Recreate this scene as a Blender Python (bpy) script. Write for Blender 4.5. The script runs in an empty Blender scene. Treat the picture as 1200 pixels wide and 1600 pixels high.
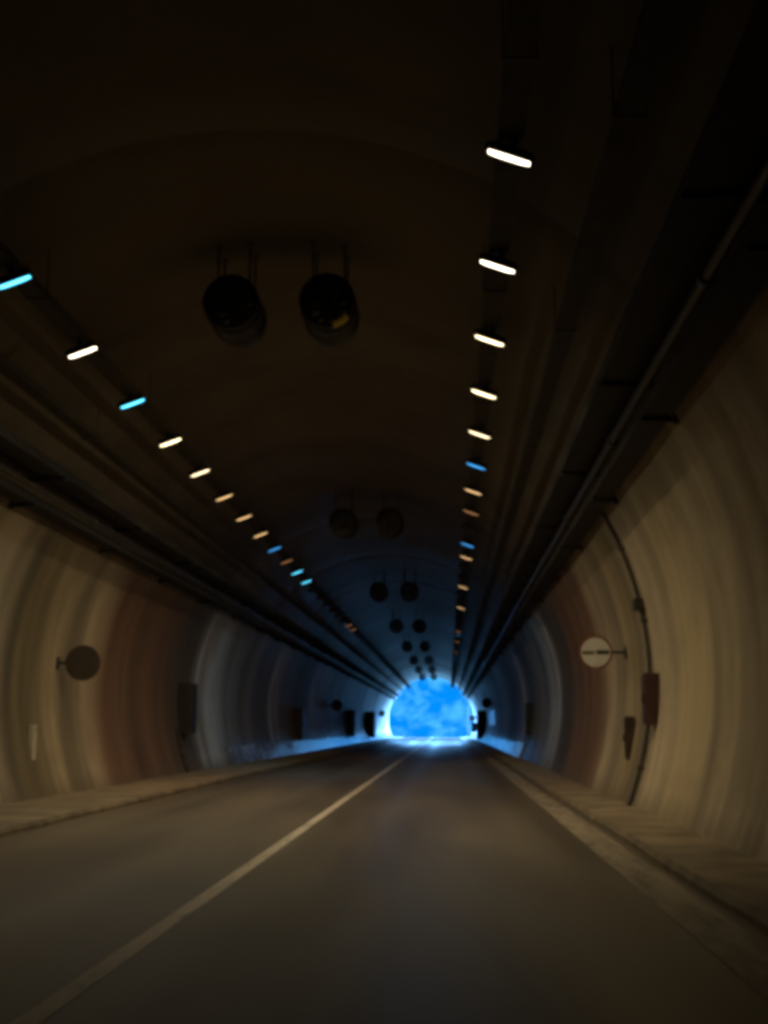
import bpy, bmesh, math, random
from mathutils import Vector, Matrix

random.seed(7)
PI = math.pi
R_ = math.radians
scene = bpy.context.scene
col = scene.collection

# ------------------------------------------------------------------ dimensions (metres)
RAD, CZ = 5.25, 2.10            # tunnel arch: radius, height of its centre
Y0, Y1 = -30.0, 159.0           # tunnel from behind the viewer to the mouth
CAM = Vector((2.05, 0.0, 1.30))
WALK_H = 0.10                   # walkway height
KERB_L, KERB_R = -3.30, 4.05


def arch_x(h):
    return math.sqrt(max(0.0, RAD * RAD - (h - CZ) ** 2))


def arch_z(x):
    return CZ + math.sqrt(max(0.0, RAD * RAD - x * x))


# ------------------------------------------------------------------ mesh helper
class MB:
    def __init__(self):
        self.v, self.f, self.s = [], [], []

    def poly(self, pts, smooth=False):
        n = len(self.v)
        self.v += [tuple(p) for p in pts]
        self.f.append(tuple(range(n, n + len(pts))))
        self.s.append(smooth)

    def grid(self, rows, smooth=True, close=False):
        n = len(self.v)
        c = len(rows[0])
        for r in rows:
            self.v += [tuple(p) for p in r]
        for i in range(len(rows) - 1):
            for j in range(c if close else c - 1):
                k = (j + 1) % c
                self.f.append((n + i * c + j, n + i * c + k, n + (i + 1) * c + k, n + (i + 1) * c + j))
                self.s.append(smooth)

    def box(self, x0, x1, y0, y1, z0, z1, M=None):
        p = [Vector(q) for q in ((x0, y0, z0), (x1, y0, z0), (x1, y1, z0), (x0, y1, z0),
                                 (x0, y0, z1), (x1, y0, z1), (x1, y1, z1), (x0, y1, z1))]
        if M is not None:
            p = [M @ q for q in p]
        n = len(self.v)
        self.v += [tuple(q) for q in p]
        for f in ((0, 3, 2, 1), (4, 5, 6, 7), (0, 1, 5, 4), (1, 2, 6, 5), (2, 3, 7, 6), (3, 0, 4, 7)):
            self.f.append(tuple(n + i for i in f))
            self.s.append(False)

    def tube(self, pts, r, seg=10, caps=True):
        pts = [Vector(p) for p in pts]
        rows = []
        for i, p in enumerate(pts):
            d = (pts[min(i + 1, len(pts) - 1)] - pts[max(i - 1, 0)]).normalized()
            up = Vector((0, 0, 1)) if abs(d.z) < 0.9 else Vector((1, 0, 0))
            a = d.cross(up).normalized()
            b = a.cross(d).normalized()
            rr = r[i] if isinstance(r, (list, tuple)) else r
            rows.append([p + a * (math.cos(2 * PI * k / seg) * rr) + b * (math.sin(2 * PI * k / seg) * rr) for k in range(seg)])
        self.grid(rows, True, True)
        if caps:
            self.poly(rows[0])
            self.poly(rows[-1][::-1])

    def lathe_y(self, prof, seg=40, cx=0, cz=0, smooth=True):
        """prof: list of (y, r) turned about the Y axis"""
        rows = [[(cx + r * math.cos(2 * PI * k / seg), y, cz + r * math.sin(2 * PI * k / seg)) for k in range(seg)] for y, r in prof]
        self.grid(rows, smooth, True)

    def build(self, name, m=None, parent=None, bevel=0.0, loc=None):
        me = bpy.data.meshes.new(name)
        me.from_pydata(self.v, [], self.f)
        me.polygons.foreach_set('use_smooth', self.s)
        bm = bmesh.new()
        bm.from_mesh(me)
        bmesh.ops.recalc_face_normals(bm, faces=bm.faces)
        if bevel > 0:
            es = [e for e in bm.edges if e.is_manifold and e.calc_face_angle(0) > 0.6]
            bmesh.ops.bevel(bm, geom=es, offset=bevel, segments=2, affect='EDGES', profile=0.6)
        bm.to_mesh(me)
        bm.free()
        if m is not None:
            me.materials.append(m)
        o = bpy.data.objects.new(name, me)
        col.objects.link(o)
        if parent is not None:
            o.parent = parent
        if loc is not None:
            o.location = loc
        return o


def tag(o, label=None, cat=None, group=None, kind=None):
    if label: o['label'] = label
    if cat: o['category'] = cat
    if group: o['group'] = group
    if kind: o['kind'] = kind
    return o


def empty(name, loc, label=None, cat=None, group=None):
    o = bpy.data.objects.new(name, None)
    o.empty_display_size = 0.2
    o.location = loc
    col.objects.link(o)
    return tag(o, label, cat, group)


def dup_child(src, parent):
    c = src.copy()
    col.objects.link(c)
    c.parent = parent
    for g in src.children:
        dup_child(g, c)
    return c


# ------------------------------------------------------------------ materials
def new_mat(name):
    m = bpy.data.materials.new(name)
    m.use_nodes = True
    nt = m.node_tree
    return m, nt, nt.nodes['Principled BSDF']


def N(nt, typ, **kw):
    n = nt.nodes.new(typ)
    for k, v in kw.items():
        if k in n.inputs.keys():
            n.inputs[k].default_value = v
        else:
            setattr(n, k, v)
    return n


def mathn(nt, op, a, b=None, c=None, clamp=False):
    n = nt.nodes.new('ShaderNodeMath')
    n.operation = op
    n.use_clamp = clamp
    for i, q in enumerate((a, b, c)):
        if q is None: continue
        if isinstance(q, (int, float)): n.inputs[i].default_value = q
        else: nt.links.new(q, n.inputs[i])
    return n.outputs[0]


def mixc(nt, fac, a, b, blend='MIX'):
    n = nt.nodes.new('ShaderNodeMix')
    n.data_type = 'RGBA'
    n.blend_type = blend
    n.clamp_factor = True
    for sock, q in ((n.inputs['Factor'], fac), (n.inputs['A'], a), (n.inputs['B'], b)):
        if sock.name == 'Factor':
            pass
    ins = [s for s in n.inputs if s.enabled]
    fs = n.inputs[0]
    a_s, b_s = n.inputs[6], n.inputs[7]
    for sock, q in ((fs, fac), (a_s, a), (b_s, b)):
        if isinstance(q, (int, float)): sock.default_value = q
        elif isinstance(q, tuple): sock.default_value = q if len(q) == 4 else (*q, 1)
        else: nt.links.new(q, sock)
    return n.outputs[2]


def ramp(nt, fac, stops, interp='LINEAR'):
    n = nt.nodes.new('ShaderNodeValToRGB')
    n.color_ramp.interpolation = interp
    el = n.color_ramp.elements
    while len(el) < len(stops): el.new(0.5)
    for e, (p, c) in zip(el, stops):
        e.position = p
        e.color = (c, c, c, 1) if isinstance(c, (int, float)) else (*c, 1)
    nt.links.new(fac, n.inputs[0])
    return n.outputs[0]


def noise(nt, vec, scale, detail=3, rough=0.55):
    n = N(nt, 'ShaderNodeTexNoise', Scale=scale, Detail=detail, Roughness=rough)
    if vec is not None: nt.links.new(vec, n.inputs['Vector'])
    return n.outputs['Fac']


def scaled(nt, vec, s):
    n = nt.nodes.new('ShaderNodeMapping')
    n.inputs['Scale'].default_value = s
    nt.links.new(vec, n.inputs['Vector'])
    return n.outputs[0]


def simple(name, c, rough=0.6, metal=0.0, var=0.3, scale=6.0, bump=0.0):
    m, nt, p = new_mat(name)
    tc = nt.nodes.new('ShaderNodeTexCoord')
    f = noise(nt, tc.outputs['Object'], scale, 4)
    k = tuple(q * (1 - var) for q in c)
    k2 = tuple(min(1, q * (1 + var)) for q in c)
    cc = ramp(nt, f, [(0.3, k), (0.7, k2)])
    nt.links.new(cc, p.inputs['Base Color'])
    p.inputs['Roughness'].default_value = rough
    p.inputs['Metallic'].default_value = metal
    if bump:
        b = N(nt, 'ShaderNodeBump', Strength=bump, Distance=0.01)
        nt.links.new(noise(nt, tc.outputs['Object'], scale * 8, 3), b.inputs['Height'])
        nt.links.new(b.outputs[0], p.inputs['Normal'])
    return m


def emit(name, c, s):
    m, nt, p = new_mat(name)
    nt.nodes.remove(p)
    e = N(nt, 'ShaderNodeEmission', Strength=s)
    e.inputs['Color'].default_value = (*c, 1)
    m.cycles.emission_sampling = 'NONE'
    nt.links.new(e.outputs[0], nt.nodes['Material Output'].inputs['Surface'])
    return m


# --- painted, sooty tunnel lining
def lining_material():
    m, nt, p = new_mat('painted_concrete_lining')
    tc = nt.nodes.new('ShaderNodeTexCoord')
    P = tc.outputs['Object']
    sep = nt.nodes.new('ShaderNodeSeparateXYZ')
    nt.links.new(P, sep.inputs[0])
    y, z = sep.outputs[1], sep.outputs[2]
    # the casting lengths of the lining differ in tint: position along the tunnel, slightly wavering with height
    wob = noise(nt, scaled(nt, P, (0.25, 0.12, 0.35)), 1.0, 2)
    yw = mathn(nt, 'ADD', y, mathn(nt, 'MULTIPLY', mathn(nt, 'SUBTRACT', wob, 0.5), 1.6))
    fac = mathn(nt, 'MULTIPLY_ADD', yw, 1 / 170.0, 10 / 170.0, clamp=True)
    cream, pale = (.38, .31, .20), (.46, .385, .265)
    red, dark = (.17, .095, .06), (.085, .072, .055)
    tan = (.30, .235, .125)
    gpale, grey, gdark = (.48, .50, .54), (.23, .235, .25), (.10, .105, .11)  # greys: daylight's blue cast mixed into the far lengths' own tint
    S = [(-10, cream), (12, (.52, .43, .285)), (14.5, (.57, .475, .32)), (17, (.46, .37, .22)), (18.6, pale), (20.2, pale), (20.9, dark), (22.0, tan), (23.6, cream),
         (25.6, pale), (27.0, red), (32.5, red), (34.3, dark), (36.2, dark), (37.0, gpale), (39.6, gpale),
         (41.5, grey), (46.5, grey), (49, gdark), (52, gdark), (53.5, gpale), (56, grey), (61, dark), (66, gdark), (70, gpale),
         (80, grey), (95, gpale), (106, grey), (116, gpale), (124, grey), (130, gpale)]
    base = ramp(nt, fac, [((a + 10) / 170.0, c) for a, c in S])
    # vertical run-off streaks, narrow along the tunnel and long up the wall
    st = noise(nt, scaled(nt, P, (0.12, 0.8, 0.10)), 1.0, 3, 0.5)
    st2 = noise(nt, scaled(nt, P, (0.2, 3.2, 0.22)), 1.0, 3, 0.6)
    k = mathn(nt, 'MULTIPLY', ramp(nt, st, [(0.3, 0.45), (0.62, 1.1)]), ramp(nt, st2, [(0.3, 0.84), (0.7, 1.05)]))
    kc = nt.nodes.new('ShaderNodeCombineXYZ')
    for i in range(3): nt.links.new(k, kc.inputs[i])
    base = mixc(nt, 1.0, base, kc.outputs[0], 'MULTIPLY')
    # cloudy dirt
    bl = noise(nt, scaled(nt, P, (0.5, 0.5, 0.5)), 1.0, 5, 0.6)
    base = mixc(nt, ramp(nt, bl, [(0.45, 0.0), (0.75, 0.55)]), base, (.11, .085, .055))
    # years of soot on the unpainted vault
    zs = mathn(nt, 'ADD', z, mathn(nt, 'MULTIPLY', mathn(nt, 'SUBTRACT', bl, 0.5), 0.9))
    soot = ramp(nt, mathn(nt, 'MULTIPLY', zs, 0.1), [(0.42, 0.0), (0.50, 0.9)])
    sootc = ramp(nt, bl, [(0.3, (.095, .078, .054)), (0.7, (.175, .145, .105))])
    # vault colour lightened towards the open mouth, standing in for daylight on it
    day_lift = ramp(nt, mathn(nt, 'MULTIPLY', y, 1 / 170.0), [(0.36, 1.0), (0.74, 0.15)])
    soot = mathn(nt, 'MULTIPLY', soot, day_lift)
    base = mixc(nt, soot, base, sootc)
    # splash dirt along the foot of the wall
    zf = mathn(nt, 'ADD', z, mathn(nt, 'MULTIPLY', mathn(nt, 'SUBTRACT', st2, 0.5), 0.5))
    base = mixc(nt, ramp(nt, zf, [(0.12, 0.55), (0.45, 0.0)]), base, (.12, .09, .055))
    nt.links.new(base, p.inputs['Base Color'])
    rg = ramp(nt, mathn(nt, 'ADD', mathn(nt, 'MULTIPLY', z, 0.25), mathn(nt, 'MULTIPLY', mathn(nt, 'SUBTRACT', st2, 0.5), 0.5)),
              [(0.12, 0.36), (0.30, 0.62)])
    # the glossy washable paint on the foot of the wall starts some way in
    gl = ramp(nt, mathn(nt, 'MULTIPLY', y, 0.01), [(0.30, 0.0), (0.46, 1.0)])
    rg = mixc(nt, gl, (.75, .75, .75), rg)
    nt.links.new(rg, p.inputs['Roughness'])
    b = N(nt, 'ShaderNodeBump', Strength=0.35, Distance=0.03)
    bh = mathn(nt, 'ADD', noise(nt, P, 2.0, 5), mathn(nt, 'MULTIPLY', noise(nt, P, 30.0, 3), 0.15))
    nt.links.new(bh, b.inputs['Height'])
    nt.links.new(b.outputs[0], p.inputs['Normal'])
    return m


def road_material():
    m, nt, p = new_mat('worn_asphalt')
    tc = nt.nodes.new('ShaderNodeTexCoord')
    P = tc.outputs['Object']
    sep = nt.nodes.new('ShaderNodeSeparateXYZ')
    nt.links.new(P, sep.inputs[0])
    patch = noise(nt, scaled(nt, P, (0.8, 0.10, 1)), 1.0, 5, 0.6)
    fine = noise(nt, P, 60.0, 4, 0.7)
    c = ramp(nt, patch, [(0.32, (.058, .046, .031)), (0.66, (.160, .130, .090))])
    c = mixc(nt, 0.5, c, ramp(nt, fine, [(0.3, 0.30), (0.7, 0.62)]), 'OVERLAY')
    # wheel tracks polished by traffic
    def track(x0):
        d = mathn(nt, 'ABSOLUTE', mathn(nt, 'SUBTRACT', sep.outputs[0], x0))
        return mathn(nt, 'SUBTRACT', 1.0, mathn(nt, 'MULTIPLY', d, 2.2), clamp=True)
    t = None
    for x0 in (-2.6, -0.95, 1.15, 2.85):
        q = track(x0)
        t = q if t is None else mathn(nt, 'MAXIMUM', t, q)
    c = mixc(nt, mathn(nt, 'MULTIPLY', t, 0.35), c, (.20, .17, .125))
    nt.links.new(c, p.inputs['Base Color'])
    c = mixc(nt, ramp(nt, mathn(nt, 'MULTIPLY', sep.outputs[1], 0.005), [(0.40, 0.0), (0.62, 1.0)]), c, (.018, .018, .018))
    r = mathn(nt, 'ADD', mathn(nt, 'MULTIPLY', t, -0.08), mathn(nt, 'MULTIPLY_ADD', patch, 0.2, 0.33))
    # rough new surfacing at the mouth, where rain blows in
    dry = ramp(nt, mathn(nt, 'MULTIPLY', sep.outputs[1], 0.005), [(0.56, 0.0), (0.70, 1.0)])
    r = mathn(nt, 'MULTIPLY_ADD', dry, 0.6, r, clamp=True)
    nt.links.new(mathn(nt, 'MULTIPLY_ADD', dry, -0.45, 0.5), p.inputs['Specular IOR Level'])
    nt.links.new(r, p.inputs['Roughness'])
    b = N(nt, 'ShaderNodeBump', Strength=0.5, Distance=0.008)
    nt.links.new(mathn(nt, 'ADD', fine, mathn(nt, 'MULTIPLY', noise(nt, P, 150, 2), 0.6)), b.inputs['Height'])
    nt.links.new(b.outputs[0], p.inputs['Normal'])
    return m


def worn_paint(name, c, keep=0.45):
    m, nt, p = new_mat(name)
    tc = nt.nodes.new('ShaderNodeTexCoord')
    P = tc.outputs['Object']
    w = noise(nt, scaled(nt, P, (5, 0.7, 1)), 1.0, 6, 0.7)
    w2 = noise(nt, P, 25, 4, 0.7)
    f = mathn(nt, 'ADD', mathn(nt, 'MULTIPLY', w, 0.7), mathn(nt, 'MULTIPLY', w2, 0.3))
    cc = ramp(nt, f, [(keep - 0.1, (.07, .06, .05)), (keep + 0.08, c)])
    nt.links.new(cc, p.inputs['Base Color'])
    p.inputs['Roughness'].default_value = 0.6
    return m


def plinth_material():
    m, nt, p = new_mat('plinth_daylight_sheen')
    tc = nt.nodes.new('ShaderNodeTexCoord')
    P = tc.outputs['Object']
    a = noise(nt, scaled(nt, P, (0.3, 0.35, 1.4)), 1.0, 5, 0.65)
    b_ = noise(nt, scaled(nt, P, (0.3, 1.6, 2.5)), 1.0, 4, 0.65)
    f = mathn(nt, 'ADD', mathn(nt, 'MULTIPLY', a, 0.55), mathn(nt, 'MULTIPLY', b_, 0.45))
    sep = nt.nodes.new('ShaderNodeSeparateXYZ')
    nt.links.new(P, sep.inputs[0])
    # daylight's blue, put into the colour, fades towards the inner end
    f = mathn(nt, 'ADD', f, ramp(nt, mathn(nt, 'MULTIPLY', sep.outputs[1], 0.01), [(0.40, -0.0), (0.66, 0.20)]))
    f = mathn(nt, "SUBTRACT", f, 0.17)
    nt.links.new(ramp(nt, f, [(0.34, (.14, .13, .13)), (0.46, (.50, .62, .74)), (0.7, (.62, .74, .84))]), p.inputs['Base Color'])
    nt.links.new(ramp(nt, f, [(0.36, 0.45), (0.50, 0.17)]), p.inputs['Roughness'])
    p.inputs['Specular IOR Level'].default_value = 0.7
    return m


M = {
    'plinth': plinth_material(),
    'lining': lining_material(),
    'road': road_material(),
    'paint': worn_paint('worn_white_road_paint', (.62, .55, .44), 0.42),
    'paint_faint': worn_paint('dusty_white_road_paint', (.30, .25, .18), 0.46),
    'walk': simple('dusty_concrete_walkway', (.21, .165, .105), 0.75, 0, 0.45, 1.3, 0.4),
    'kerb': simple('dirty_kerb_concrete', (.15, .115, .068), 0.8, 0, 0.5, 1.7, 0.3),
    'tray': simple('sooty_galvanised_tray', (.015, .013, .011), 0.8, 0.0, 0.4, 3.0),
    'tray_dusty': simple('dusty_galvanised_tray', (.045, .037, .027), 0.75, 0.0, 0.35, 3.0),
    'hanger': simple('dusty_hanger_steel', (.10, .083, .06), 0.7, 0.0, 0.3, 4.0),
    'cable': simple('black_cable', (.012, .011, .010), 0.55, 0, 0.3, 3.0),
    'pipe': simple('dull_galvanised_pipe', (.075, .068, .056), 0.45, 0.2, 0.35, 1.5),
    'steel': simple('grimy_steel', (.03, .027, .023), 0.6, 0.2, 0.35, 4.0),
    'fan': simple('sooty_fan_casing', (.032, .027, .023), 0.8, 0.0, 0.35, 3.0),
    'guard': simple('dusty_wire_guard', (.07, .06, .05), 0.7, 0.0, 0.3, 5.0),
    'fanrim': simple('scuffed_fan_rim', (.018, .015, .010), 0.5, 0.2, 0.4, 5.0),
    'housing': simple('lamp_housing_grey', (.03, .027, .024), 0.6, 0.1, 0.3, 8.0),
    'unlit': simple('unlit_lamp_glass', (.05, .045, .038), 0.3, 0, 0.2, 8.0),
    'signwhite': simple('grey_white_sign_face', (.52, .52, .47), 0.5, 0, 0.12, 5.0),
    'signred': simple('faded_red_sign_rim', (.16, .045, .02), 0.5, 0, 0.25, 7.0),
    'signblack': simple('sign_bar_black', (.02, .014, .008), 0.5, 0, 0.2, 7.0),
    'signbrown': simple('sign_bar_brown', (.10, .065, .03), 0.5, 0, 0.2, 7.0),
    'signback': simple('dull_sign_back', (.040, .026, .016), 0.7, 0.0, 0.3, 6.0),
    'cabinet': simple('dark_red_cabinet_paint', (.035, .014, .014), 0.45, 0, 0.35, 5.0),
    'cabinet_dark': simple('dark_cabinet_paint', (.020, .018, .014), 0.5, 0, 0.35, 5.0),
    'cabinet_brown': simple('brown_cabinet_paint', (.05, .03, .018), 0.5, 0, 0.35, 5.0),
    'cabinet_red': simple('faded_red_cabinet_paint', (.060, .026, .024), 0.5, 0, 0.35, 5.0),
    'conduit': simple('dusty_conduit', (.045, .036, .025), 0.6, 0, 0.3, 4.0),
    'panel': simple('glossy_pale_patch', (.66, .70, .74), 0.3, 0, 0.1, 1.0),
    'marker': simple('pale_marker_strip', (.50, .45, .33), 0.5, 0, 0.12, 9.0),
    'facade': simple('portal_concrete', (.30, .29, .27), 0.8, 0, 0.3, 0.7, 0.4),
    'ground': simple('scrubby_ground', (.06, .07, .035), 0.9, 0, 0.5, 0.15),
    'lamp_white': emit('lamp_white_glow', (1.0, .84, .60), 9),
    'lamp_warm': emit('lamp_warm_glow', (1.0, .76, .44), 5),
    'lamp_yellow': emit('lamp_yellow_glow', (1.0, .82, .44), 7),
    'lamp_amber': emit('lamp_amber_glow', (1.0, .60, .26), 2.3),
    'lamp_dim': emit('lamp_dim_glow', (1.0, .45, .18), 0.7),
    'lamp_cyan': emit('lamp_cyan_glow', (.10, .68, 1.0), 4.5),
    'lamp_blue': emit('lamp_blue_glow', (.06, .42, 1.0), 2.2),
    'lamp_dimblue': emit('lamp_dim_blue_glow', (.06, .42, 1.0), 0.6),
}

# ------------------------------------------------------------------ tunnel
tunnel = empty('tunnel', (0, Y0, 0), 'long arched road tunnel with streaked painted walls and a sooty vault', 'tunnel')
LB = Vector((0, -Y0, 0))     # children are modelled in world metres; the empty stands at Y0


def child_world(o):
    o.location = LB
    return o


a0 = math.asin((-0.25 - CZ) / RAD)
SEG = 112


def arch_row(y, r, seg=SEG, a_start=a0):
    rows = []
    for k in range(seg + 1):
        t = a_start + (PI - 2 * a_start) * k / seg
        rows.append((r * math.cos(t), y, CZ + r * math.sin(t)))
    return rows


mb = MB()
ys = []
joints = [20.45 + 8.2 * k for k in range(-6, 17)]
y = Y0
st = set()
for j in joints:
    if Y0 + 0.2 < j < Y1 - 0.2:
        st |= {(round(j - 0.05, 3), 0.0), (round(j - 0.03, 3), 0.010), (round(j + 0.03, 3), 0.010), (round(j + 0.05, 3), 0.0)}
for k in range(int(Y1 - Y0) + 1):
    yy = Y0 + k
    if all(abs(yy - j) > 0.3 for j in joints): st.add((yy, 0.0))
rows = []
for yy, dr in sorted(st):
    rows.append(arch_row(yy, RAD + dr + 0.006 * math.sin(yy * 1.7)))
mb.grid(rows)
mb.poly(arch_row(Y0 - 0.01, RAD + 0.05)[::-1])  # unseen end cap added behind the viewer to shut out daylight
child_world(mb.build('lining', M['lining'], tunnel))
# added plinth at the foot of both walls, its blue standing for reflected daylight
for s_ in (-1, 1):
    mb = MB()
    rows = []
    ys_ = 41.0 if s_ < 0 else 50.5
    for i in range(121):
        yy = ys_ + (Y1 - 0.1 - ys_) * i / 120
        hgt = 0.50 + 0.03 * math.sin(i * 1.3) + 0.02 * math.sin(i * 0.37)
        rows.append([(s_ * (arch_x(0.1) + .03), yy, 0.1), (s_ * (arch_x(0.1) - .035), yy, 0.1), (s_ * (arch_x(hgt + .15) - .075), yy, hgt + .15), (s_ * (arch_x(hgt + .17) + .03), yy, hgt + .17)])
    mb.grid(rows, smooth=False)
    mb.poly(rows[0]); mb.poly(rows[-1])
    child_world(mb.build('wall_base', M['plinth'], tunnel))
# mouth: thick head wall with the arch cut out, seen edge-on from inside
mb = MB()
inner0, inner1 = arch_row(Y1, RAD), arch_row(Y1 + 0.3, RAD)


def outer(y):
    out = []
    for (x, _, z) in arch_row(y, RAD):
        s = max(abs(x) / 9.0, abs(z - CZ) / 7.5)
        out.append((x / s, y, max(-0.25, CZ + (z - CZ) / s)))
    return out


mb.grid([outer(Y1 - 0.02), arch_row(Y1 - 0.02, RAD + 0.02), inner1, outer(Y1 + 0.3)], smooth=False)
child_world(mb.build('portal_wall', M['facade'], tunnel))

# ------------------------------------------------------------------ road, walkways, ground
CREST = 159.5


def road_z(y):
    return 0.0 if y < CREST else -0.0016 * (y - CREST) ** 2 if y < CREST + 40 else -2.56 - 0.128 * (y - CREST - 40)


def strip(x0, x1, y0, y1, z, n, name, m, nx=2, kind='structure'):
    mb = MB()
    rows = []
    for i in range(n + 1):
        yy = y0 + (y1 - y0) * i / n
        rows.append([(x0 + (x1 - x0) * j / nx, yy, road_z(yy) + z) for j in range(nx + 1)])
    mb.grid(rows)
    o = mb.build(name, m)
    o['kind'] = kind
    return o


strip(KERB_L - 0.4, KERB_R + 0.4, Y0, 330, 0.0, 180, 'road', M['road'], 4)
tag(strip(0.10, 0.23, Y0, 300, 0.004, 170, 'centre_line', M['paint']))
tag(strip(3.58, 3.96, Y0, 300, 0.004, 170, 'edge_line', M['paint_faint']))


def walkway(xk, side):
    """kerb face + raised slab up to (and under) the wall"""
    xo = side * 5.15
    mb = MB()
    rows = []
    b = 0.05
    for i in range(190):
        yy = Y0 + i
        w = 0.012 * math.sin(yy * 0.9) + 0.01 * math.sin(yy * 2.3)
        rows.append([(xk + w, yy, -0.1), (xk + w, yy, WALK_H - b), (xk + w + side * b, yy, WALK_H), (xo, yy, WALK_H + 0.015), (xo, yy, -0.1)])
    mb.grid(rows, smooth=False)
    o = mb.build('walkway', M['walk'])
    o.data.materials.append(M['kerb'])
    for p in o.data.polygons:
        if abs(p.normal.x) > 0.5: p.material_index = 1
    o['kind'] = 'structure'


walkway(KERB_L, -1)
walkway(KERB_R, 1)

# ground outside: falls away past the mouth, reaches the horizon
mb = MB()
gy = [-200, -60, 0, 80, 150, 158, 168, 180, 200, 230, 270, 320, 400, 600, 1200, 3000, 6000]
gx = [-6000, -2000, -600, -200, -80, -30, -12, 0, 12, 30, 80, 200, 600, 2000, 6000]
rows = []
for yy in gy:
    rows.append([(x, yy, (road_z(min(yy, 400)) - 0.30 - 0.012 * max(0, yy - 400) - (0.0 if abs(x) < 12 else 0.02 * min(abs(x) - 12, 60)))) for x in gx])
mb.grid(rows)
g = mb.build('ground', M['ground'])
g['kind'] = 'structure'

# lamp post past the mouth, on the right
lp = empty('street_lamp', (4.75, 171.5, 0), 'slim pale steel post standing outside the far tunnel mouth, by its right edge', 'street lamp')
mb = MB()
mb.tube([(0, 0, -0.3), (0, 0, 4), (0, 0, 8.2)], [0.10, 0.08, 0.055], 12)
mb.build('pole', M['steel'], lp)
mb = MB()
mb.tube([(0, 0, 8.1), (-0.5, 0, 8.55), (-1.5, 0, 8.7)], 0.04, 8)
mb.build('arm', M['steel'], lp)
mb = MB()
mb.box(-2.1, -1.4, -0.13, 0.13, 8.64, 8.76)
mb.build('lamp_head', M['housing'], lp, 0.03)

# ------------------------------------------------------------------ cable trays and pipes along both walls
YA, YB = Y0 + 1, Y1 - 0.6


def run_y(profile, name, m, parent, closed=True, step=6.0):
    """extrude an (x,z) outline along the tunnel, in the parent's local space (parent at y=YA)"""
    mb = MB()
    rows = []
    n = int((YB - YA) / step)
    for i in range(n + 1):
        yy = (YB - YA) * i / n
        sag = 0.012 * math.sin(i * 1.9)
        rows.append([(x, yy, z + sag) for x, z in profile])
    mb.grid(rows, smooth=False, close=closed)
    mb.poly(rows[0])
    mb.poly(rows[-1][::-1])
    return mb.build(name, m, parent)


def tray(side, x, z, w, d, label, hang, nbr=5.1, tilt=0.0):
    """a U-shaped cable tray with cables lying in it, carried on arms or hangers"""
    root = empty('cable_tray', (side * x, YA, z), label, 'cable tray', 'cable trays along the tunnel')
    t = 0.02
    hw = w / 2
    prof = [(-hw, d), (-hw, 0), (hw, 0), (hw, d), (hw - t, d), (hw - t, t), (-hw + t, t), (-hw + t, d)]
    run_y(prof, 'tray', M['tray_dusty' if hang == 'roof' else 'tray'], root)
    nc = max(2, int(w / 0.11))
    for i in range(nc):
        cx = -hw + t + (w - 2 * t) * (i + 0.5) / nc
        r = random.uniform(0.03, 0.045)
        pr = [(cx + r * math.cos(2 * PI * k / 8), t + r + 0.003 + r * math.sin(2 * PI * k / 8)) for k in range(8)]
        run_y(pr, 'cable', M['cable'], root, step=3.0)
    # bracket prototype
    mb = MB()
    if hang == 'roof':
        top = arch_z(x) - z
        top_i, top_o = arch_z(x - hw) - z, arch_z(x + hw) - z
        s = side
        mb.box(-hw - 0.025, hw + 0.025, -0.015, 0.015, -0.018, -0.004)
        lo, hi = (-hw - 0.015, hw + 0.015)
        for q in (lo, hi):
            zt = arch_z(abs(side * x + q)) - z
            mb.box(q - 0.007, q + 0.007, -0.007, 0.007, -0.018, zt + 0.03)
    else:
        reach = arch_x(z) - x
        lo, hi = (-hw - 0.02, reach + 0.04) if side > 0 else (-reach - 0.04, hw + 0.02)
        mb.box(lo, hi, -0.03, 0.03, -0.05, -0.004)
        a, b = (hi - 0.05, hi) if side > 0 else (lo, lo + 0.05)
        mb.box(a - 0.02, b + 0.02, -0.04, 0.04, -0.07, 0.12)
    br = mb.build('bracket', M['hanger' if hang == 'roof' else 'tray'], root)
    n = int((YB - YA) / nbr)
    br.location.y = nbr * 0.4
    for k in range(1, n):
        c = br.copy()
        col.objects.link(c)
        c.parent = root
        c.location.y = nbr * (0.4 + k)
    return root


SIDE = {-1: 'left', 1: 'right'}
for s in (-1, 1):
    w = SIDE[s]
    tray(s, 2.62, 6.14, 0.22, 0.10, f'narrow hanging cable tray that carries the {w} row of lamps', 'roof')
    tray(s, 3.40, 5.66, 0.20, 0.10, f'narrow dark cable tray between the {w} lamp row and the wide wall trays', 'roof')
    tray(s, 3.98, 5.06, 0.44, 0.14, f'wide dark cable tray on the {w} wall, upper of the two wall trays', 'wall')
    tray(s, 4.36, 4.66, 0.30, 0.14, f'dark cable tray on the {w} wall, lowest of all the trays', 'wall')
    # fire main between the two wall trays
    root = empty('water_pipe', (s * 4.16, YA, 4.88), f'long grey metal pipe running between the two {w} wall cable trays', 'pipe')
    pr = [(0.05 * math.cos(2 * PI * k / 12), 0.05 * math.sin(2 * PI * k / 12)) for k in range(12)]
    o = run_y(pr, 'pipe', M['pipe'], root)
    for p in o.data.polygons: p.use_smooth = True
    mb = MB()
    mb.lathe_y([(-0.06, 0.05), (-0.06, 0.072), (0.06, 0.072), (0.06, 0.05)], 14)
    fl = mb.build('coupling', M['pipe'], root)
    fl.location.y = 3
    for k in range(1, 27):
        c = fl.copy(); col.objects.link(c); c.parent = root; c.location.y = 3 + 6.0 * k

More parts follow.
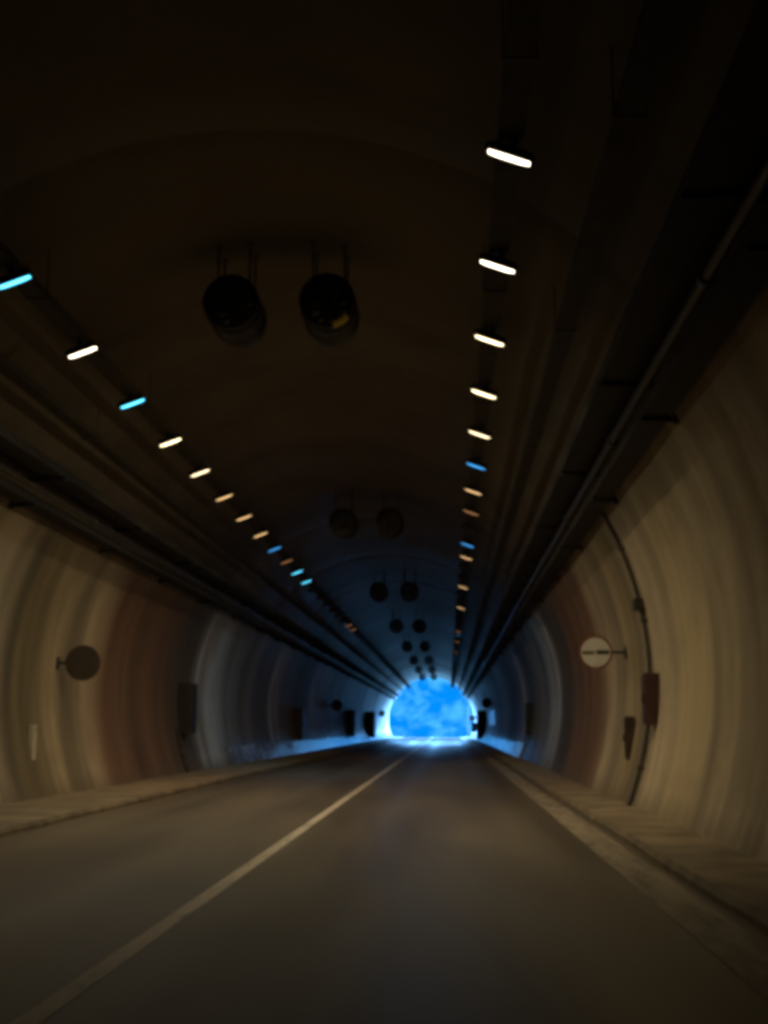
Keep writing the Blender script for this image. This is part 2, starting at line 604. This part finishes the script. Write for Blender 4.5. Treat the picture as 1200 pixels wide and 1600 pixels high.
# ------------------------------------------------------------------ lamps
ORD = ['first', 'second', 'third', 'fourth', 'fifth', 'sixth', 'seventh', 'eighth', 'ninth', 'tenth', 'eleventh', 'twelfth',
       'thirteenth', 'fourteenth', 'fifteenth', 'sixteenth', 'seventeenth', 'eighteenth', 'nineteenth', 'twentieth']
L_LEN, L_W = 0.36, 0.078
LAMP_MESH = {}


def lamp_meshes():
    mb = MB()   # housing: shallow trough, open below
    hl, hw = L_LEN / 2 + 0.035, L_W / 2 + 0.03
    mb.grid([[(-hl, -hw, -0.012), (hl, -hw, -0.012), (hl, hw, -0.012), (-hl, hw, -0.012)],
             [(-hl, -hw, 0.03), (hl, -hw, 0.03), (hl, hw, 0.03), (-hl, hw, 0.03)],
             [(-hl + .05, -hw + .03, 0.085), (hl - .05, -hw + .03, 0.085), (hl - .05, hw - .03, 0.085), (-hl + .05, hw - .03, 0.085)]], False, True)
    mb.poly([(-hl + .05, -hw + .03, 0.085), (hl - .05, -hw + .03, 0.085), (hl - .05, hw - .03, 0.085), (-hl + .05, hw - .03, 0.085)])
    mb.grid([[(-hl, -hw, -0.012), (hl, -hw, -0.012), (hl, hw, -0.012), (-hl, hw, -0.012)],
             [(-L_LEN / 2 - .004, -L_W / 2 - .004, -0.012), (L_LEN / 2 + .004, -L_W / 2 - .004, -0.012), (L_LEN / 2 + .004, L_W / 2 + .004, -0.012), (-L_LEN / 2 - .004, L_W / 2 + .004, -0.012)],
             [(-L_LEN / 2 - .004, -L_W / 2 - .004, 0.01), (L_LEN / 2 + .004, -L_W / 2 - .004, 0.01), (L_LEN / 2 + .004, L_W / 2 + .004, 0.01), (-L_LEN / 2 - .004, L_W / 2 + .004, 0.01)]], False, True)
    h = mb.build('housing', M['housing'])
    mb = MB()   # diffuser: slightly bowed glass
    rows = []
    for i in range(9):
        x = -L_LEN / 2 + L_LEN * i / 8
        e = 1 - (2 * i / 8 - 1) ** 6
        rows.append([(x, L_W / 2 * math.cos(PI * j / 6) * (0.55 + 0.45 * e), -0.006 - 0.016 * math.sin(PI * j / 6) * e) for j in range(7)])
    mb.grid(rows)
    mb.poly([(-L_LEN / 2, -L_W / 2, -0.005), (L_LEN / 2, -L_W / 2, -0.005), (L_LEN / 2, L_W / 2, -0.005), (-L_LEN / 2, L_W / 2, -0.005)])
    d = mb.build('diffuser', M['unlit'])
    mb = MB()
    mb.box(-0.03, 0.03, -0.02, 0.02, 0.08, 0.15)
    b = mb.build('bracket', M['steel'])
    res = (h.data, d.data, b.data)
    for o in (h, d, b): bpy.data.objects.remove(o)
    return res


HM, DM, BM = lamp_meshes()


def diffuser_mesh(kind):
    if kind not in LAMP_MESH:
        me = DM.copy()
        me.materials.clear()
        me.materials.append(M[kind])
        LAMP_MESH[kind] = me
    return LAMP_MESH[kind]


LOOK = {'lamp_white': 'bright white', 'lamp_warm': 'warm white', 'lamp_yellow': 'yellowish white', 'lamp_amber': 'small amber',
        'lamp_dim': 'faint reddish', 'lamp_cyan': 'cyan', 'lamp_blue': 'blue', 'lamp_dimblue': 'faint blue', 'unlit': 'unlit'}
RIGHT = {0: 'lamp_white', 1: 'lamp_white', 2: 'lamp_yellow', 3: 'lamp_yellow', 4: 'lamp_warm', 5: 'lamp_blue', 6: 'lamp_amber',
         7: 'lamp_dim', 9: 'lamp_blue', 10: 'lamp_amber', 13: 'lamp_amber', 16: 'lamp_amber', 21: 'lamp_dim', 22: 'lamp_dimblue', 24: 'lamp_dim',
         28: 'lamp_dim', 31: 'lamp_dimblue'}
LEFT = {0: 'lamp_yellow', 1: 'lamp_cyan', 2: 'lamp_white', 3: 'lamp_cyan', 4: 'lamp_yellow', 5: 'lamp_warm', 6: 'lamp_amber', 7: 'lamp_amber',
        8: 'lamp_amber', 9: 'lamp_blue', 10: 'lamp_dim', 11: 'lamp_cyan', 12: 'lamp_cyan', 20: 'lamp_dim', 19: 'lamp_dim'}


# light output of the lamps (watts): cleaned, old and half-dead ones differ
OUT = {'lamp_white': (95, (1, .79, .50)), 'lamp_yellow': (95, (1, .77, .42)), 'lamp_warm': (90, (1, .75, .43)), 'lamp_amber': (62, (1, .72, .42)),
       'lamp_dim': (14, (1, .6, .32)), 'lamp_cyan': (30, (.35, .8, 1)), 'lamp_blue': (20, (.3, .6, 1)), 'lamp_dimblue': (5, (.3, .6, 1))}
LIGHTS = {}


def lamp_light(kind, k):
    if (kind, k) not in LIGHTS:
        w, c_ = OUT[kind]
        l = bpy.data.lights.new('lamp_light', 'SPOT')
        l.energy = w * k * 2.0
        l.color = c_
        l.shadow_soft_size = 0.03
        l.spot_size = R_(164)
        l.spot_blend = 0.85
        LIGHTS[(kind, k)] = l
    return LIGHTS[(kind, k)]


def lamp(side, yy, kind, label, group):
    root = empty('tunnel_lamp', (2.60 if side > 0 else -2.55, yy, 6.00), label, 'lamp', group)
    root.rotation_euler = (0, side * R_(20), 0)
    for nm, me in (('housing', HM), ('diffuser', diffuser_mesh(kind)), ('bracket', BM)):
        o = bpy.data.objects.new(nm, me)
        col.objects.link(o)
        o.parent = root
    if kind != 'unlit':
        k = 0.03 if yy < 11.5 else 0.16 if yy < 14 else 0.95 if yy < 16.5 else 1.0
        o = bpy.data.objects.new('lamp_light', lamp_light(kind, k))
        col.objects.link(o)
        o.parent = root
        o.location = (0, 0, -0.05)
        o.rotation_euler = (R_(13), 0, 0)     # optics throw the light along the driving direction
    return root


for side, tab, ystart, dy in ((1, RIGHT, 10.10, 2.57), (-1, LEFT, 10.28, 2.61)):
    w = SIDE[side]
    idx = 0
    n = 0
    first = 0 if side > 0 else 1
    while ystart + n * dy < Y1 - 1.5:
        kind = tab.get(n, 'unlit')
        if n < first:
            if kind != 'unlit':
                lamp(side, ystart + n * dy, kind, f'{LOOK[kind]} lamp of the {w} row, above the viewer', f'{w} row of lamps')
        elif kind == 'unlit':
            lamp(side, ystart + n * dy, kind, f'unlit grey lamp hanging in the gaps between glowing lamps of the {w} row', f'unlit lamps of the {w} row')
        else:
            o_ = ORD[idx]
            lamp(side, ystart + n * dy, kind, f'{LOOK[kind]} lamp, {o_} glowing one in the {w} row counted from the viewer', f'{w} row of lamps')
            idx += 1
        n += 1

# ------------------------------------------------------------------ jet fans, hung in pairs
FR, FL = 0.335, 0.9


def make_fan(loc, label):
    root = empty('jet_fan', loc, label, 'fan', 'jet fans hung in pairs under the vault')
    h = FL / 2
    mb = MB()
    mb.lathe_y([(-h + .10, FR - .07), (-h, FR - .015), (-h + .02, FR), (-h + .2, FR), (-h + .21, FR + .02), (-h + .25, FR + .02), (-h + .26, FR),
                (h - .26, FR), (h - .25, FR + .02), (h - .21, FR + .02), (h - .2, FR), (h - .02, FR), (h, FR - .015), (h - .10, FR - .07), (h - .3, FR - .08),
                (-h + .3, FR - .08), (-h + .10, FR - .07)], 44)
    mb.build('casing', M['fan'], root)
    mb = MB()
    mb.lathe_y([(-h - .012, FR - .03), (-h - .012, FR + .012), (-h + .03, FR + .014), (-h + .03, FR + .001)], 44)
    mb.build('rim', M['fanrim'], root)
    mb = MB()
    mb.lathe_y([(-h + .2, 0.001), (-h + .23, .05), (-h + .32, .10), (-h + .42, .11), (h - .42, .11), (h - .3, .06), (h - .25, 0.001)], 24)
    mb.build('hub', M['fan'], root)
    mb = MB()
    for k in range(9):
        a = 2 * PI * k / 9
        Mx = Matrix.Rotation(a, 4, 'Y') @ Matrix.Translation((0, -h + .42, 0.18)) @ Matrix.Rotation(R_(35), 4, 'Z')
        mb.box(-.045, .045, -.008, .008, -.08, .07, Mx)
    mb.build('blades', M['fan'], root)
    mb = MB()      # wire guard over the intake, added to catch light in the dark opening
    for q in range(8):
        rr = .045 + q * .0305
        mb.lathe_y([(-h + .012, rr - .006), (-h + .004, rr), (-h + .012, rr + .006), (-h + .018, rr), (-h + .012, rr - .006)], 32)
    for q in range(6):
        Mx = Matrix.Rotation(PI * q / 6, 4, 'Y')
        mb.box(-FR + .045, FR - .045, -h + .019, -h + .027, -.005, .005, Mx)
    mb.build('guard', M['guard'], root)
    top = arch_z(abs(loc[0]) + 0.2) - loc[2]
    proto = None
    for yy in (-0.23, 0.23):
        for xx in (-0.2, 0.2):
            mb = MB()
            zt = arch_z(abs(loc[0] + xx)) - loc[2]
            z0 = math.sqrt(FR * FR - xx * xx)
            mb.box(xx - .012, xx + .012, yy - .012, yy + .012, z0 - .02, zt + .03)
            mb.box(xx - .045, xx + .045, yy - .05, yy + .05, zt - .012, zt + .04)
            mb.build('hanger', M['hanger'], root)
    return root


fan_y = [15.55 + 17.2 * k for k in range(8)]
proto = {}
for i, fy in enumerate(fan_y):
    for s in (-1, 1):
        lab = f'dark jet fan, {SIDE[s]} one of the {ORD[i]} pair from the viewer under the vault'
        if i == 0:
            proto[s] = make_fan((s * 0.6, fy, 6.5), lab)
            if s > 0:
                mb = MB()    # yellow strip low on the rim: the lamps' glint put into colour
                h = FL / 2
                rows = []
                for k in range(7):
                    a = R_(-76 + 6 * k)
                    rows.append([(r * math.cos(a), yq, r * math.sin(a)) for r, yq in ((FR - .045, -h - .017), (FR + .016, -h - .017), (FR + .018, -h + .06))])
                mb.grid(rows)
                st_ = mb.build('sticker', simple('yellow_sticker', (.8, .62, .06), 0.5, 0, .2, 9), proto[s])
        else:
            c = proto[s].copy()
            col.objects.link(c)
            c.location = (s * 0.6, fy, 6.5)
            c['label'] = lab
            for ch in proto[s].children:
                if ch.name.startswith('sticker'): continue
                dup_child(ch, c)

# ------------------------------------------------------------------ signs
def disc(mb, r, y0, y1, seg=48, cx=0, cz=0):
    mb.lathe_y([(y0, 0.0005), (y0, r), (y1, r), (y1, 0.0005)], seg, cx, cz, False)


def sign(loc, r, side, label, face, group=None, bar=False):
    """round sign on a short arm from the wall; face True: its front looks at the viewer"""
    root = empty('round_sign', loc, label, 'sign', group)
    x, yy, z = loc
    reach = arch_x(z) - abs(x)
    mb = MB()
    disc(mb, r, -0.004 if face else -0.012, 0.012)
    rows = []
    mb.build('plate', M['signback'], root)
    d = -1 if face else 1
    mb = MB()
    y_ = 0.014 * d
    mb.lathe_y([(y_ * 0.6, r), (y_, r * 1.0), (y_, r * 0.87), (y_ * 0.6, r * 0.87)], 48, 0, 0, False)
    mb.build('red_rim', M['signred'], root)
    mb = MB()
    disc(mb, r * 0.868, min(0, 0.0105 * d), max(0, 0.0105 * d))
    mb.build('face', M['signwhite'], root)
    if bar:
        mb = MB()
        mb.box(-r * .80, -r * .06, -0.0145, -0.0110, -r * .13, r * .07)
        mb.build('symbol', M['signbrown'], root)
        mb = MB()
        mb.box(r * .03, r * .80, -0.0145, -0.0110, -r * .12, r * .12)
        mb.build('symbol', M['signblack'], root)
    mb = MB()
    s = side
    mb.box(min(-s * r * .7, s * (reach + .02)), max(-s * r * .7, s * (reach + .02)), 0.02, 0.05, -.025, .025)
    mb.build('bracket_arm', M['steel'], root)
    mb = MB()
    mb.box(s * (reach - .0) - .03, s * (reach - .0) + .03, -0.02, 0.09, -.11, .11)
    mb.build('wall_plate', M['steel'], root)
    return root


sign((4.68, 23.0, 2.61), 0.30, 1, 'round white sign with reddish rim and dark horizontal bar on the right wall', True, None, True)
sign((-4.74, 23.7, 2.48), 0.33, -1, 'dark round sign seen from behind, on an arm from the near left wall', False)
sign((-4.74, 79.0, 2.62), 0.34, -1, 'small dark round sign seen from behind, midway along the left wall', False)
sign((-4.72, 133.0, 2.66), 0.34, -1, 'tiny round sign on the pale left wall beside the tunnel mouth', False)
sign((4.72, 141.0, 2.25), 0.34, 1, 'tiny round reddish sign on the right wall beside the tunnel mouth', True)
sign((4.74, 90.0, 2.95), 0.34, 1, 'dark round sign above the pale patch on the far right wall', False)

# pale patch of the right wall's lining, built as an added panel
root = empty('wall_patch', (5.19, 93.0, 1.95), 'pale patch of lining on the far right wall, built as a panel', 'panel')
mb = MB(); mb.box(-.012, .012, -6.5, 6.5, -.5, .5); mb.build('panel', M['panel'], root, 0.004)
mb = MB()
for yy in (-6.2, -3, 0, 3, 6.2): mb.box(.0125, .075, yy - .04, yy + .04, -.48, .48)
mb.build('fixings', M['steel'], root)

# ------------------------------------------------------------------ cabinets, conduit, marker on the walls
def cabinet(side, yy, z, depth, width, height, label, m, cat='cabinet'):
    """box fixed to the curved wall: back follows the wall, door on the room side"""
    xw = min(arch_x(z - height / 2), arch_x(z + height / 2))
    root = empty('wall_cabinet', (side * xw, yy, z), label, cat)
    s = side
    bk = arch_x(z) - xw + 0.02
    mb = MB()
    a, b = sorted((-s * depth, s * bk))
    mb.box(a, b, -width / 2, width / 2, -height / 2, height / 2)
    mb.build('body', M[m], root, 0.015)
    mb = MB()
    xf = -s * depth
    a, b = sorted((xf - s * 0.018, xf - s * 0.0005))
    mb.box(a, b, -width / 2 + .03, width / 2 - .03, -height / 2 + .03, height / 2 - .03)
    d = mb.build('door', M[m], root, 0.006)
    mb = MB()
    a, b = sorted((xf - s * 0.045, xf - s * 0.019))
    mb.box(a, b, -width / 2 + .06, -width / 2 + .085, -.06, .06)
    mb.build('handle', M['steel'], d)
    return root


cabinet(1, 19.85, 1.72, .16, .34, .78, 'dark red wall cabinet on the conduit of the near right wall', 'cabinet_red')
cabinet(1, 22.0, 1.12, .05, .16, .72, 'slim brown box low on the right wall, under the round white sign', 'cabinet_brown')
cabinet(-1, 35.0, 1.80, .30, .70, 1.35, 'tall dark cabinet alone on the left wall past the brown stretch', 'cabinet_dark')
cabinet(-1, 62.0, 1.45, .20, 1.5, 1.5, 'brown stained patch, built as a cabinet, on the left wall before the blue lit stretch', 'cabinet_brown')  # stained stretch of wall, given the shape of an added cabinet
cabinet(-1, 93.0, 1.55, .42, .8, 1.9, 'dark upright cabinet on the blue lit left wall, past the round sign', 'cabinet_dark')
cabinet(-1, 115.0, 1.50, .55, 1.0, 2.3, 'tallest dark cabinet on the left wall, near the tunnel mouth', 'cabinet_dark')
cabinet(-1, 121.0, 1.75, .30, .8, 1.5, 'smaller dark cabinet just beyond the tallest one on the left wall', 'cabinet')
cabinet(1, 110.0, 1.50, .45, .9, 2.4, 'tall dark cabinet on the far right wall beside the tunnel mouth', 'cabinet_dark')
cabinet(1, 143.0, 1.25, .40, .8, 1.1, 'reddish cabinet under the tiny round sign by the right of the tunnel mouth', 'cabinet')
cabinet(1, 49.5, 1.6, .12, .4, 1.2, 'narrow dark box on the right wall in the dark blue stretch', 'cabinet_dark')


def conduit(side, yy, h0, h1, r, label):
    root = empty('cable_conduit', (side * arch_x(h0), yy, h0), label, 'conduit')
    pts = []
    for i in range(25):
        h = h0 + (h1 - h0) * i / 24
        pts.append((side * (arch_x(h) - r - .02) - root.location.x, 0, h - h0))
    mb = MB(); mb.tube(pts, r, 10)
    mb.build('pipe', M['conduit'], root)
    for i in (3, 9, 15, 21):
        h = h0 + (h1 - h0) * i / 24
        mb = MB()
        x = side * (arch_x(h) - r - .02) - root.location.x
        mb.box(x - r - .012, x + r + .03, -.02, .02, h - h0 - .03, h - h0 + .03)
        mb.build('clamp', M['steel'], root)
    return root


conduit(1, 20.25, WALK_H, 4.66, 0.034, 'dark conduit climbing the near right wall from walkway to cable tray')
conduit(-1, 34.2, WALK_H, 1.3, 0.03, 'short dark conduit below the cabinet on the left wall')

root = empty('junction_box', (arch_x(3.2) - .07, 20.25, 3.2), 'small dark junction box high on the right wall conduit', 'box')
mb = MB(); mb.box(-.07, .09, -.09, .09, -.10, .10); mb.build('body', M['cabinet_dark'], root, 0.01)
mb = MB(); mb.box(-.084, -.0705, -.075, .075, -.085, .085); mb.build('lid', M['cabinet_dark'], root, 0.004)

root = empty('wall_marker', (-arch_x(0.98) + .03, 22.1, 0.98), 'pale upright marker strip low on the near left wall', 'marker')
mb = MB(); mb.box(-.06, .03, -.10, .10, -.35, .35); mb.build('strip', M['marker'], root, 0.01)
mb = MB()
for zz in (-.28, .28): mb.box(.0305, .04, -.02, .02, zz - .02, zz + .02)
mb.build('fixings', M['steel'], root)

# ------------------------------------------------------------------ sky and sun
world = bpy.data.worlds.new('World')
scene.world = world
world.use_nodes = True
nt = world.node_tree
bg = nt.nodes['Background']
sky = nt.nodes.new('ShaderNodeTexSky')
sky.sky_type = 'NISHITA'
sky.sun_disc = False
SUN_EL, SUN_AZ = 34, 38
sky.sun_elevation = R_(SUN_EL)
sky.sun_rotation = R_(SUN_AZ)
tc = nt.nodes.new('ShaderNodeTexCoord')
G = tc.outputs['Generated']
# the camera is balanced for the lamps, so daylight comes out strongly blue
tinted = mixc(nt, 1.0, sky.outputs[0], (.35, .62, 1.25), 'MULTIPLY')
sp = nt.nodes.new('ShaderNodeSeparateXYZ')
nt.links.new(G, sp.inputs[0])
n1 = noise(nt, scaled(nt, G, (44, 44, 60)), 1.0, 7, 0.6)
n2 = noise(nt, scaled(nt, G, (190, 190, 220)), 1.0, 4, 0.6)
cl = mathn(nt, 'ADD', mathn(nt, 'MULTIPLY', n1, 0.75), mathn(nt, 'MULTIPLY', n2, 0.25))
low = mixc(nt, ramp(nt, cl, [(0.46, 0.0), (0.59, 1.0)]), (0.0, 2.8, 10.0), (0.75, 5.3, 11.5))
# near the horizon a deep azure bank of air and cloud, above it an unseen bright band added to light the tunnel
up = ramp(nt, sp.outputs[2], [(0.062, 0.0), (0.105, 1.0), (0.34, 1.0), (0.52, 0.10)])
c = mixc(nt, up, low, mixc(nt, 0.75, tinted, (205.0, 580.0, 1240.0)))
nt.links.new(c, bg.inputs['Color'])
bg.inputs['Strength'].default_value = 0.10

sun = bpy.data.lights.new('sun', 'SUN')
sun.energy = 2.0
sun.angle = R_(0.5)
sun.color = (.62, .78, 1.0)
so = bpy.data.objects.new('sun', sun)
col.objects.link(so)
so.rotation_euler = (R_(90 - SUN_EL), 0, R_(180 - SUN_AZ))

# sampling guide for the daylight that comes in through the mouth (gives off nothing itself)
pl = bpy.data.lights.new('mouth_portal', 'AREA')
pl.shape = 'RECTANGLE'
pl.size, pl.size_y = 11.2, 8.2
pl.cycles.is_portal = True
po = bpy.data.objects.new('mouth_portal', pl)
po.location = (0, Y1 + 0.9, 3.6)
po.rotation_euler = (R_(-90), 0, 0)
col.objects.link(po)

# ------------------------------------------------------------------ camera
F, W_, H_ = 2000.0, 1200.0, 1600.0
VPX, VPY = 700.0, 1136.0
th = math.atan((VPY - H_ / 2) / F)
ps = math.atan((VPX - W_ / 2) / F * math.cos(th))
cd = bpy.data.cameras.new('camera')
cam = bpy.data.objects.new('camera', cd)
col.objects.link(cam)
cd.sensor_fit = 'VERTICAL'
cd.sensor_height = 24
cd.lens = 24 * F / H_
cd.clip_start = 0.05
cd.clip_end = 10000
cam.location = CAM
cam.rotation_euler = (PI / 2 + th, 0, ps)
scene.camera = cam

# ------------------------------------------------------------------ render settings
scene.view_settings.view_transform = 'Standard'
scene.view_settings.look = 'None'
scene.view_settings.exposure = 0.0
scene.view_settings.gamma = 1.0
scene.render.engine = 'CYCLES'
cy = scene.cycles
cy.use_denoising = True
cy.max_bounces = 8
cy.diffuse_bounces = 5
cy.glossy_bounces = 4
cy.use_light_tree = True
cy.sample_clamp_indirect = 15.0
cy.blur_glossy = 0.6
cy.caustics_reflective = False
cy.caustics_refractive = False
cy.filter_width = 4.5
